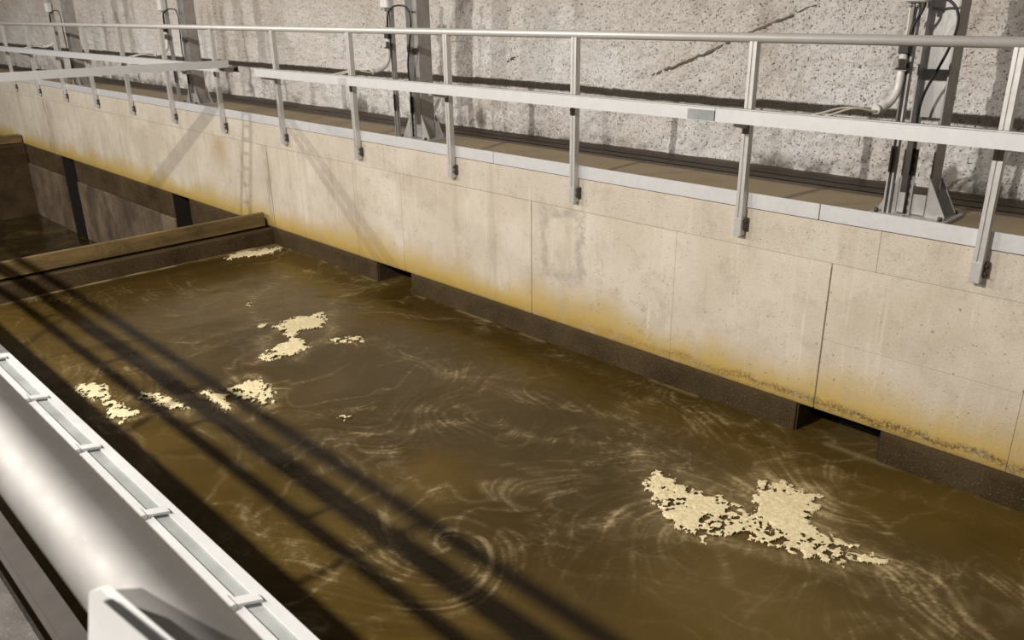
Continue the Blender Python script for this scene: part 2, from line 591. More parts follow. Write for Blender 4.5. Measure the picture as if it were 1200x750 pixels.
# ---- weir partition and the end wall of the lower channel
pt = MB().box(-9.95, -9.55, -4.74, 0.02, -3.6, -1.335, 0.012).build('wall_partition', 'slime')
tag(pt, kind='structure')
MB().box(-9.675, -9.61, -4.7, -0.05, -1.305, -1.128, 0.006).build('weir_plank', 'timber', pt)
MB().box(-9.80, -9.68, -4.7, -0.02, -1.34, -1.20, 0.01).build('weir_ledge', 'slime', pt)
ew = MB().box(-20.4, -20.0, -4.74, 0.02, -3.6, -1.30, 0.012).build('wall_end', 'slime')
tag(ew, kind='structure')
MB().box(-20.2, -19.97, -4.7, -0.02, -1.29, -1.13, 0.008).build('weir_plank', 'timber', ew)

# ---- near walkway slab and near basin wall
sl = MB().box(-24, 3.4, -9.0, -5.24, -0.20, 0.0, 0.008).build('floor_near', 'near_concrete')
tag(sl, kind='structure')
nw = MB().box(-24, 3.4, -5.24, -4.838, -3.6, 0.20).build('wall_near', 'slime')
tag(nw, kind='structure')
MB().box(-24, 3.4, -5.25, -4.833, 0.20, 0.36, 0.008).build('kerb', 'near_concrete', nw)
bt = MB().box(-30, 3.4, -5.2, 0.9, -3.8, -3.55).build('floor_basin', 'slime')
tag(bt, kind='structure')

# ================================================================== WATER
CELL = 0.0115
wx0, wx1, wy0, wy1 = -9.56, 2.4, -4.77, 0.80
nx, ny = int((wx1 - wx0) / CELL), int((wy1 - wy0) / CELL)
ax, ay = np.linspace(wx0, wx1, nx), np.linspace(wy0, wy1, ny)
X, Y = np.meshgrid(ax, ay, indexing='ij')


def wp(px, py):
    p = on_z(px, py, WATER_Z)
    return p[0], p[1]


# flow field: slow drift, curl noise, a few eddies
e = 0.01
psi = lambda x, y: fbm(x * 0.5 + 3, y * 0.62, 21, 3, 0.42)
U = 0.20 + (psi(X, Y + e) - psi(X, Y - e)) / (2 * e) * 0.8
W = -(psi(X + e, Y) - psi(X - e, Y)) / (2 * e) * 0.8
for (px, py), rad, st in (((520, 652), 0.36, 1.1), ((830, 600), 0.42, -0.7), ((300, 330), 0.7, 0.5), ((950, 590), 0.35, 0.7)):
    cx, c_y = wp(px, py)
    dx, dy = X - cx, Y - c_y
    wgt = st * np.exp(-(dx * dx + dy * dy) / (2 * rad * rad))
    U += -dy / rad * wgt - 0.45 * dx / rad * abs(wgt)
    W += dx / rad * wgt - 0.45 * dy / rad * abs(wgt)
L = np.sqrt(U * U + W * W) + 1e-6
U, W = U / L, W / L
N = rng.random(X.shape)
N = (N + np.roll(N, 1, 0) + np.roll(N, 1, 1) + np.roll(N, (1, 1), (0, 1))) / 4


def lic(N, steps):
    acc = N.copy()
    for sgn in (1, -1):
        fx, fy = np.meshgrid(np.arange(nx, dtype=np.float32), np.arange(ny, dtype=np.float32), indexing='ij')
        for k in range(steps):
            i = np.clip(fx, 0, nx - 1).astype(np.int32)
            j = np.clip(fy, 0, ny - 1).astype(np.int32)
            fx += sgn * U[i, j]
            fy += sgn * W[i, j]
            acc += N[np.clip(fx, 0, nx - 1).astype(np.int32), np.clip(fy, 0, ny - 1).astype(np.int32)]
    acc /= (2 * steps + 1)
    return (acc - acc.mean()) / acc.std()


T = lic(N, 30)
NL = fbm(X * 34, Y * 34, 31, 2)
T2 = lic(NL, 40)


def dist_poly(pts):
    d = np.full(X.shape, 9.0)
    P = [wp(*p) for p in pts]
    wx = X + (fbm(X * 3, Y * 3, 41, 3) - 0.5) * 0.22
    wy = Y + (fbm(X * 3, Y * 3, 51, 3) - 0.5) * 0.22
    for a, b in zip(P[:-1], P[1:]):
        vx, vy = b[0] - a[0], b[1] - a[1]
        t = np.clip(((wx - a[0]) * vx + (wy - a[1]) * vy) / (vx * vx + vy * vy + 1e-9), 0, 1)
        d = np.minimum(d, np.hypot(wx - a[0] - t * vx, wy - a[1] - t * vy))
    return d


film = np.zeros_like(X)
streak = sstep(-0.2, 2.4, T)
streak2 = sstep(-0.2, 1.9, T2)
# overall web of faint filaments
wxn, wyn = X + 0.5 * (fbm(X * 0.9, Y * 0.9, 61) - 0.5) * 2, Y + 0.5 * (fbm(X * 0.9, Y * 0.9, 71) - 0.5) * 2
r1 = np.abs(fbm(wxn * 1.3, wyn * 1.3, 81, 4) - 0.5)
r2 = np.abs(fbm(wxn * 2.3, wyn * 2.3, 97, 4) - 0.5)
film += 0.30 * np.exp(-(r1 / 0.02) ** 2) * sstep(0.35, 0.7, fbm(X * 0.8, Y * 0.8, 111, 2)) * (0.35 + 0.9 * streak)
film += 0.16 * np.exp(-(r2 / 0.016) ** 2) * sstep(0.4, 0.7, fbm(X * 0.7, Y * 0.7, 121, 2)) * (0.35 + 0.9 * streak)
film += 0.05 * streak * sstep(0.35, 0.75, fbm(X * 0.7, Y * 0.7, 131, 3))
vein = np.exp(-(np.abs(fbm(wxn * 5.5, wyn * 5.5, 301, 4, 0.6) - 0.5) / 0.022) ** 2) * (0.3 + 0.8 * streak)
vein2 = np.exp(-(np.abs(fbm(wxn * 9 + 3, wyn * 9, 311, 3, 0.6) - 0.5) / 0.03) ** 2)
film += 0.10 * vein * sstep(0.45, 0.7, fbm(X * 0.9, Y * 0.9, 321, 2))
RIB = [  # (pixels, width m, strength)
    ([(322, 420), (300, 375), (298, 350), (335, 325), (390, 308)], 0.06, 0.5),
    ([(375, 375), (395, 352), (430, 335), (482, 322), (520, 305)], 0.05, 0.55),
    ([(420, 400), (470, 415), (560, 448), (640, 470), (740, 490)], 0.07, 0.45),
    ([(325, 480), (395, 484), (470, 475), (540, 482)], 0.05, 0.5),
    ([(370, 520), (430, 508), (510, 498), (565, 492), (620, 508), (700, 515)], 0.05, 0.5),
    ([(452, 525), (466, 555), (490, 570), (520, 590)], 0.045, 0.45),
    ([(595, 660), (630, 632), (690, 615), (740, 600)], 0.05, 0.65),
    ([(650, 585), (670, 555), (720, 520), (760, 505)], 0.05, 0.4),
    ([(740, 525), (790, 540), (840, 565), (880, 580)], 0.10, 0.6),
    ([(745, 600), (740, 630), (765, 655)], 0.10, 0.5),
    ([(800, 500), (850, 515), (920, 545)], 0.10, 0.40),
    ([(720, 480), (780, 470), (860, 500), (920, 520)], 0.09, 0.38),
    ([(1020, 655), (1100, 675), (1180, 693)], 0.055, 0.95),
    ([(1015, 662), (1070, 690), (1100, 735)], 0.07, 0.8),
    ([(1030, 660), (1100, 700), (1150, 745)], 0.05, 0.5),
    ([(980, 600), (960, 575), (900, 558), (870, 565)], 0.06, 0.7),
    ([(930, 665), (900, 690), (860, 740)], 0.07, 0.22),
    ([(430, 640), (440, 630), (452, 640)], 0.03, 0.8),
    ([(345, 655), (385, 672), (330, 640), (300, 615)], 0.07, 0.5),
    ([(70, 420), (120, 440), (200, 430)], 0.07, 0.35),
    ([(95, 450), (140, 470), (200, 468), (265, 462), (310, 470)], 0.07, 0.55),
    ([(215, 500), (250, 512), (300, 520)], 0.06, 0.25),
    ([(20, 400), (60, 420), (90, 445)], 0.08, 0.35),
    ([(0, 352), (60, 350), (110, 352)], 0.08, 0.45),
    ([(150, 395), (220, 405), (290, 380), (330, 375)], 0.04, 0.35),
    ([(140, 340), (200, 345), (260, 335)], 0.05, 0.28),
    ([(930, 530), (1000, 560), (1090, 590), (1160, 610)], 0.05, 0.22),
    ([(500, 340), (600, 390), (720, 440), (830, 480)], 0.05, 0.28),
    ([(330, 288), (380, 308), (440, 335)], 0.03, 0.5),
]
for pts, w, st in RIB:
    d = dist_poly(pts)
    film += st * np.exp(-(d / w) ** 2) * (0.10 + 0.6 * streak + 0.5 * vein2) * sstep(0.25, 0.65, fbm(X * 6, Y * 6, 141, 3))
    film += st * np.exp(-(d / (w * 2.8)) ** 2) * (0.10 * streak + 0.42 * vein)
# eddy rings
for (px, py), rad, st in (((515, 645), 0.36, 0.62), ((520, 650), 0.17, 0.3)):
    cx, c_y = wp(px, py)
    ang = np.arctan2(Y - c_y, X - cx)
    rr = np.hypot(X - cx, (Y - c_y) * 1.2) + 0.05 * ang + 0.32 * (fbm(X * 2.6, Y * 2.6, 331, 3) - 0.5)
    brk = sstep(0.30, 0.66, fbm(np.cos(ang) * 1.6 + 5, np.sin(ang) * 1.6 + rr * 4, 151, 3))
    film += st * np.exp(-((rr - rad) / 0.11) ** 2) * (0.05 + 1.0 * streak) * brk
# thin scum that surrounds the foam rafts
for pts, w, st in ((([(745, 525), (760, 545), (745, 570), (780, 620), (850, 632)]), 0.08, 0.6), ([(800, 555), (870, 590), (885, 560), (960, 570), (975, 590), (955, 620)], 0.08, 0.65),
                   ([(880, 640), (950, 660), (1040, 665), (1010, 645), (960, 620)], 0.07, 0.7), ([(300, 425), (335, 380), (385, 365), (380, 395), (350, 422)], 0.06, 0.6),
                   ([(225, 462), (300, 440), (325, 470), (300, 485)], 0.06, 0.6), ([(95, 455), (130, 490), (165, 485), (230, 480), (270, 475)], 0.06, 0.6), ([(385, 400), (440, 398)], 0.04, 0.5)):
    d = dist_poly(pts)
    film += st * np.exp(-(d / w) ** 2) * (0.25 + 0.55 * streak + 0.45 * vein2)
# froth line where the water falls along the weir and around the corner
fw = np.exp(-((X - wx0) / (0.05 + 0.10 * sstep(-1.3, -0.3, Y))) ** 2) * (0.35 + 0.65 * sstep(0.35, 0.6, fbm(X * 9, Y * 5, 161, 3)))
film += 1.1 * fw * sstep(-4.6, -2.5, Y) * sstep(0.25, -0.05, Y)
fb = np.exp(-((Y - 0.0) / 0.03) ** 2) * sstep(0.45, 0.65, fbm(X * 4, Y * 4, 171, 3))
film += 0.35 * fb
film = np.clip(film, 0, 1)
cloud = fbm(X * 0.55 + 9, Y * 0.55, 181, 4)
for (px, py), rad, st in (((520, 550), 0.35, 0.28), ((880, 720), 0.6, 0.18), ((850, 690), 0.35, 0.1), ((230, 350), 0.7, 0.2), ((560, 730), 0.4, 0.12)):
    cx, c_y = wp(px, py)
    cloud += st * np.exp(-((X - cx) ** 2 + (Y - c_y) ** 2) / (rad * rad)) * (0.5 + fbm(X * 5, Y * 5, 191, 3))
H = (fbm(wxn * 1.6, wyn * 1.6, 201, 3) - 0.5) * 0.022 + film * 0.002
V = np.stack([X, Y, WATER_Z + H], -1).reshape(-1, 3)

g = G('turbid_brown_water')
af = g.node('ShaderNodeAttribute', attribute_name='film').outputs['Fac']
ac = g.node('ShaderNodeAttribute', attribute_name='cloud').outputs['Fac']
c = g.mix(g.ramp(ac, 0.30, 0.85), (0.050, 0.030, 0.0058), (0.104, 0.066, 0.0150))
f2 = g.math('MULTIPLY', af, g.ramp(g.noise(60, 4, 0.75), 0.25, 0.7, 0.55, 1.25), clamp=True)
c = g.mix(g.math('MULTIPLY', f2, 0.8), c, (0.48, 0.37, 0.20))
g.bump(g.noise(9, 4, 0.6, dist=1.0), 0.25, 0.012)
MAT['water'] = g.out(c, g.math('MULTIPLY_ADD', f2, 0.5, 0.16), 0, 0.28)
g.b.inputs['IOR'].default_value = 1.33
culv = np.zeros(X.shape, bool)
for a, b in OPEN:
    culv |= (X > a) & (X < b)
keepw = ((Y < 0.018) | culv)[:-1, :-1]
me = grid_object('basin_water', V, nx, ny, 'water', keep=keepw, attrs={'film': film.reshape(-1), 'cloud': cloud.reshape(-1)})
tag(link('basin_water', me, (0, 0, 0)), 'turbid brown water with swirling streaks of scum filling the basin', 'water', kind='stuff')

g = G('dark_channel_water')
c = g.mix(g.ramp(g.noise(0.9, 5, 0.65, dist=1.5), 0.42, 0.7), (0.018, 0.012, 0.004), (0.085, 0.058, 0.02))
g.bump(g.noise(5, 4, 0.6, dist=1.0), 0.3, 0.02)
MAT['pool'] = g.out(c, 0.12, 0, 0.5)


def plain_water(name, x0, x1, y0, y1, z, label):
    n = 60
    gx_, gy_ = np.meshgrid(np.linspace(x0, x1, n), np.linspace(y0, y1, n), indexing='ij')
    hz = z + (fbm(gx_ * 1.5, gy_ * 1.5, 211, 3) - 0.5) * 0.03
    m_ = grid_object(name, np.stack([gx_, gy_, hz], -1).reshape(-1, 3), n, n, 'pool')
    tag(link(name, m_, (0, 0, 0)), label, 'water', kind='stuff')


plain_water('channel_water', -20.0, -9.95, -4.76, 0.0, POOL_Z, 'dark low water in the channel behind the weir plank')

# ------------------------------------------------------------------ foam
g = G('cream_foam')
n1 = g.noise(45, 5, 0.7, dist=0.6)
c = g.mix(g.ramp(n1, 0.35, 0.65), (0.66, 0.54, 0.30), (0.86, 0.76, 0.50))
g.bump(g.noise(90, 4, 0.7), 0.4, 0.004)
MAT['foam'] = g.out(c, 0.8, 0, 0.2)


def pix_crop(pts, ox, oy, k):
    return [(ox + a / k, oy + b / k) for a, b in pts]


FOAM = [
    (pix_crop([(150, 118), (200, 125), (270, 170), (340, 190), (420, 235), (432, 190), (440, 150), (520, 148), (600, 180), (650, 203), (615, 220),
               (600, 265), (640, 300), (720, 335), (800, 370), (830, 385), (760, 400), (690, 395), (600, 380), (540, 365), (460, 325), (400, 315),
               (300, 318), (230, 290), (170, 250), (130, 200), (100, 160)], 700, 500, 2.4), 0.50, 'largest cream foam raft, forked, drifting below the near flow opening'),
    (pix_crop([(770, 310), (830, 280), (900, 268), (970, 258), (975, 280), (960, 315), (890, 320), (870, 345), (915, 385), (900, 405), (830, 420),
               (735, 440), (725, 420), (760, 395), (820, 360), (815, 335)], 60, 280, 3), 0.50, 'hourglass shaped foam raft below the middle flow opening'),
    (pix_crop([(985, 357), (1020, 345), (1100, 340), (1135, 358), (1060, 368), (1000, 370)], 60, 280, 3), 0.47, 'thin broken foam strip right of the hourglass foam raft'),
    (pix_crop([(605, 527), (700, 495), (745, 476), (775, 520), (792, 575), (740, 590), (680, 568)], 60, 280, 3), 0.45, 'solid triangular foam raft beside the dark shadow bars'),
    (pix_crop([(490, 540), (560, 533), (620, 555), (655, 592), (610, 607), (560, 580)], 60, 280, 3), 0.50, 'thin torn foam scrap between two dark shadow bars'),
    (pix_crop([(300, 543), (400, 548), (460, 568), (495, 600), (430, 612), (365, 595)], 60, 280, 3), 0.42, 'long foam strip lit between the shadow bars'),
    (pix_crop([(88, 513), (180, 508), (218, 545), (180, 575), (140, 565), (110, 545)], 60, 280, 3), 0.42, 'speckled foam oval nearest the near cable tray'),
    (pix_crop([(160, 572), (220, 568), (290, 598), (318, 615), (260, 642), (215, 635)], 60, 280, 3), 0.42, 'foam slab just below the speckled foam oval'),
    (pix_crop([(1010, 628), (1035, 612), (1058, 620), (1050, 634), (1020, 638)], 60, 280, 3), 0.42, 'small lone foam fleck in mid basin'),
    (pix_crop([(590, 70), (640, 52), (700, 42), (760, 30), (815, 26), (825, 40), (760, 58), (690, 68), (620, 76)], 60, 280, 3), 0.60, 'churned froth in the corner by the weir plank'),
    (pix_crop([(686, 228), (705, 222), (708, 236), (690, 242)], 60, 280, 3), 0.40, 'tiny foam fleck above the hourglass foam raft'),
    (pix_crop([(732, 302), (760, 298), (765, 310), (738, 313)], 60, 280, 3), 0.40, 'tiny foam fleck left of the hourglass foam raft'),
]


def foam_patch(pix, thr, label, fi):
    P = np.array([wp(*p) for p in pix])
    pad = 0.06
    cell = 0.005
    x0, y0 = P.min(0) - pad
    x1, y1 = P.max(0) + pad
    n, m = int((x1 - x0) / cell) + 2, int((y1 - y0) / cell) + 2
    GX, GY = np.meshgrid(np.linspace(x0, x1, n), np.linspace(y0, y1, m), indexing='ij')
    wx = GX + (fbm(GX * 9, GY * 9, 220 + fi, 3) - 0.5) * 0.09
    wy = GY + (fbm(GX * 9, GY * 9, 240 + fi, 3) - 0.5) * 0.09
    inside = np.zeros(GX.shape, bool)
    d = np.full(GX.shape, 9.0)
    for a, b in zip(P, np.roll(P, -1, 0)):
        vx, vy = b - a
        t = np.clip(((wx - a[0]) * vx + (wy - a[1]) * vy) / (vx * vx + vy * vy + 1e-12), 0, 1)
        d = np.minimum(d, np.hypot(wx - a[0] - t * vx, wy - a[1] - t * vy))
        cond = ((a[1] > wy) != (b[1] > wy))
        with np.errstate(divide='ignore', invalid='ignore'):
            xi = (b[0] - a[0]) * (wy - a[1]) / (b[1] - a[1]) + a[0]
        inside ^= cond & (wx < xi)
    sd = np.where(inside, d, -d)
    solid = sstep(-0.05, 0.09, sd)
    sk = GX * 0.8 + GY * 0.6
    ck = -GX * 0.6 + GY * 0.8
    hole = 0.6 * fbm(sk * 9 + wx * 6, ck * 26, 260 + fi, 3) + 0.4 * fbm(GX * 22, GY * 22, 270 + fi, 2)
    if fi == 0:   # torn towards its left arm and right tail
        q = np.abs((GX - GX.mean()) / (x1 - x0)) * 1.15
        solid = solid * (1.05 - 0.45 * sstep(0.12, 0.55, q))
    val = solid + (hole - 0.5) * 1.25 - (thr - 0.09)
    h2 = fbm(wx * 34 + sk * 8, wy * 38, 290 + fi, 3)
    zone = 0.9 * sstep(0.45, 0.68, fbm(GX * 4, GY * 4, 300 + fi, 2)) + (1 - sstep(0.0, 0.10, sd))
    val = val - np.clip(zone, 0, 1) * (0.95 if fi == 0 else 0.7) * sstep(0.52, 0.66, h2)
    keepv = (val > 0) & (sd > -0.05)
    keep = keepv[:-1, :-1] & keepv[1:, 1:] & keepv[1:, :-1] & keepv[:-1, 1:]
    z = WATER_Z + 0.009 + np.clip(val, 0, 0.4) * 0.012 + (fbm(GX * 40, GY * 40, 280 + fi, 2) - 0.5) * 0.003
    i = np.clip(((GX - wx0) / (wx1 - wx0) * (nx - 1)).astype(int), 0, nx - 1)
    j = np.clip(((GY - wy0) / (wy1 - wy0) * (ny - 1)).astype(int), 0, ny - 1)
    z += H[i, j]
    z = np.where(val < 0.06, z - 0.008, z)
    if not keep.any():
        return
    cx, c_y = P.mean(0)
    VV = np.stack([GX - cx, GY - c_y, z - WATER_Z], -1).reshape(-1, 3)
    me = grid_object('foam_patch', VV, n, m, 'foam', keep=keep)
    tag(link('foam_patch', me, (cx, c_y, WATER_Z)), label, 'foam', 'foam rafts drifting on the water', 'stuff')


for fi, (pix, thr, lab) in enumerate(FOAM):
    foam_patch(pix, thr, lab, fi)

# ================================================================== FAR GUARDRAIL
PY = -0.040          # post centre
POST0, PSP = -1.329, 1.5194
gr = thing('guardrail', (-10, PY, -0.19), 'long aluminium guardrail bolted along the top of the far wall', 'guardrail')
MB().tube([(-29.5, PY, 1.10), (3.3, PY, 1.10)], 0.030, 20).build('handrail', 'alu_tube', gr)


def post_profile(cx, c_y, w, dp):
    a, b, q = w / 2, dp / 2, 0.012
    # box section with a shallow slot down the front
    return [(cx - a, c_y - b), (cx - q / 2, c_y - b), (cx - q / 2, c_y - b + 0.008), (cx + q / 2, c_y - b + 0.008), (cx + q / 2, c_y - b), (cx + a, c_y - b),
            (cx + a, c_y + b), (cx - a, c_y + b)]


post_me = MB().prism(post_profile(0, 0, 0.052, 0.052), 0.0, 1.268, 'Z').mesh('post', 'alu', (0, 0, 0))
sleeve_me = MB().box(-0.029, 0.029, -0.029, 0.029, 0, 0.12, 0.003).mesh('post_shoe', 'alu', (0, 0, 0))
clamp_me = MB().box(0, 0.022, 0.010, 0.032, 0, 0.09, 0.002).mesh('clamp_plate', 'bolt', (0, 0, 0))
bolt_me = MB().tube([(0, 0, 0), (0, -0.016, 0)], 0.010, 6).mesh('bolt', 'bolt', (0, 0, 0))
posts = []
for i in range(-3, 19):
    px = POST0 - i * PSP
    if px > 3.3 or px < -29.5:
        continue
    posts.append((i, px))
    p = link('post', post_me, (px, PY, -0.19), gr)
    link('post_shoe', sleeve_me, (px, PY, -0.192), p)
    link('clamp_plate', clamp_me, (px + 0.030, PY, -0.160), p)
    link('bolt', bolt_me, (px + 0.040, PY + 0.012, -0.135), p)
    link('bolt', bolt_me, (px + 0.040, PY + 0.012, -0.090), p)
tb = on_y(579, 176, 0)[0]
x = tb - 3.04 * 8
while x < 3.3:
    MB().box(x + 0.003, min(x + 3.04, 3.35) - 0.003, -0.012, 0.0, 0.0, 0.102, 0.002).build('toe_board', 'alu_pale', gr)
    x += 3.04


# ================================================================== CABLE LADDERS
def rail_profile(a, b, z0, h, groove=True):
    """side rail section between a and b (across) with a shallow groove on top"""
    w = abs(b - a)
    lo, hi = min(a, b), max(a, b)
    if not groove:
        return [(lo, z0), (hi, z0), (hi, z0 + h), (lo, z0 + h)]
    l1, l2 = 0.30 * w, 0.68 * w
    return [(lo, z0), (hi, z0), (hi, z0 + h), (lo + l2, z0 + h), (lo + l2, z0 + h - 0.008), (lo + l1, z0 + h - 0.008), (lo + l1, z0 + h), (lo, z0 + h)]


def ladder(root, axis, s0, s1, outer, inner, z0, h, clips=False, step=0.25, phase=0.0, seams=(), every=1):
    """outer / inner: (a,b) across-range of the two side rails; one rail piece between seams"""
    cuts = [s0] + [q for q in seams if s0 < q < s1] + [s1]
    for a, b in zip(cuts[:-1], cuts[1:]):
        a2, b2 = a + (0.002 if a != s0 else 0), b - (0.002 if b != s1 else 0)
        r = MB().prism(rail_profile(*outer, z0, h), a2, b2, axis).build('side_rail', 'alu_pale', root)
        lo, w = min(outer), abs(outer[1] - outer[0])
        MB().prism([(lo + 0.31 * w, z0 + h - 0.0075), (lo + 0.67 * w, z0 + h - 0.0075), (lo + 0.67 * w, z0 + h - 0.003), (lo + 0.31 * w, z0 + h - 0.003)], a2 + 0.001, b2 - 0.001, axis).build('rail_inlay', 'inlay', r)
        wi, ws = (inner[0], 1) if abs(inner[0] - outer[0]) < abs(inner[1] - outer[0]) else (inner[1], -1)
        ws = 1 if (inner[0] + inner[1]) > 2 * wi else -1
        wd, t, zt = abs(inner[1] - inner[0]) * ws, 0.003 * ws, z0 + h - 0.01
        MB().prism([(wi, z0), (wi + wd * 0.8, z0), (wi + wd * 0.8, z0 + 0.003), (wi + t, z0 + 0.003), (wi + t, zt - 0.004), (wi + wd, zt - 0.004), (wi + wd, zt), (wi, zt)], a2, b2, axis).build('side_rail', 'rail_shaded', root)
    mid0, mid1 = sorted((outer[0], outer[1], inner[0], inner[1]))[1:3]
    m = MB()
    if axis == 'X':
        m.box(-0.010, 0.010, mid0 + 0.001, mid1 - 0.001, 0, 0.018)
    else:
        m.box(mid0 + 0.001, mid1 - 0.001, -0.014, 0.014, 0, 0.018)
    me = m.mesh('rung', 'galv', (0, 0, 0))
    s = s0 + phase
    cm = None
    if clips:
        lo, hi = min(outer), max(outer)
        c_ = MB()
        # strap that crosses the groove on the skew and a tab folded over the inner lip
        c_.add([(-0.010, lo, z0 + h), (0.006, lo, z0 + h), (0.022, hi - 0.012, z0 + h), (0.006, hi - 0.012, z0 + h),
                (-0.010, lo, z0 + h + 0.004), (0.006, lo, z0 + h + 0.004), (0.022, hi - 0.012, z0 + h + 0.004), (0.006, hi - 0.012, z0 + h + 0.004)],
               [(0, 1, 2, 3), (4, 7, 6, 5), (0, 4, 5, 1), (1, 5, 6, 2), (2, 6, 7, 3), (3, 7, 4, 0)])
        c_.box(-0.014, 0.012, lo - 0.012, lo + 0.008, z0 + h - 0.012, z0 + h + 0.006, 0.002)
        cm = c_.mesh('clip', 'alu_pale', (0, 0, 0))
    kk = 0
    while s < s1 - 0.02:
        loc = (s, 0, z0 + 0.02) if axis == 'X' else (0, s, z0 + 0.02)
        if kk % every == 0:
            link('rung', me, loc, root)
        kk += 1
        if cm:
            link('clip', cm, (s, 0, 0), root)
        s += step


TZ, TH = 0.588, 0.084
FO, FI = (-0.262, -0.172), (-0.105, -0.078)
JX = float(on_y(838, 135, -0.26)[0])
JX2 = float(on_y(405, 103, -0.26)[0])
t1 = thing('cable_tray', (-4, -0.2, TZ), 'aluminium cable tray on the far railing, right of the cross tray', 'cable tray', 'cable trays on the railings')
ladder(t1, 'X', float(on_y(299, 90, -0.26)[0]), 3.2, FO, FI, TZ, TH, phase=0.12, seams=(JX2, JX))
t2 = thing('cable_tray', (-18, -0.2, TZ), 'aluminium cable tray on the far railing, left beyond the cross tray', 'cable tray', 'cable trays on the railings')
ladder(t2, 'X', -29.0, -9.72, FO, FI, TZ + 0.01, TH, phase=0.1, seams=(-15.6,), step=0.5)
# textured splice plate at the joint
xs0 = float(on_y(806, 130, -0.264)[0])
MB().box(xs0, JX - 0.002, -0.268, -0.262, TZ + 0.006, TZ + 0.070, 0.001).build('splice_plate', 'inlay', t1, 'grey embossed splice plate')
MB().box(JX2 - 0.12, JX2 + 0.02, -0.266, -0.262, TZ + 0.006, TZ + 0.072, 0.001).build('splice_plate', 'alu', t1)
# cantilever arms under the trays, on every second post
for i, px in posts:
    if i % 2 == 1:
        root = t1 if px > -9.6 else t2
        MB().prism([(-0.068, TZ - 0.055), (-0.068, TZ - 0.001), (-0.258, TZ - 0.001), (-0.258, TZ - 0.016)], px - 0.019, px + 0.019, 'X').build('support_arm', 'galv', root)
    else:
        root = t1 if px > -9.6 else t2
        MB().box(px - 0.012, px + 0.012, -0.105, -0.066, TZ - 0.002, TZ + 0.05).build('post_clip', 'galv', root)

# cross tray over the weir
t3 = thing('cable_tray', (-9.55, -2.4, 0.66), 'cable tray spanning the basin above the weir plank', 'cable tray', 'cable trays on the railings')
ladder(t3, 'Y', -4.80, -0.30, (-9.60, -9.555), (-9.755, -9.728), 0.668, 0.084, phase=0.1, step=0.25)
MB().box(-9.76, -9.55, -0.30, -0.22, 0.664, 0.668).build('end_plate', 'galv', t3)
MB().prism([(-9.76, 0.655), (-9.55, 0.655), (-9.58, 0.62), (-9.73, 0.62)], -0.34, -0.24, 'Y').build('support_arm', 'galv_dark', t3)
MB().prism([(-9.76, 0.655), (-9.55, 0.655), (-9.58, 0.62), (-9.73, 0.62)], -0.80, -0.77, 'Y').build('support_arm', 'galv_dark', t3)


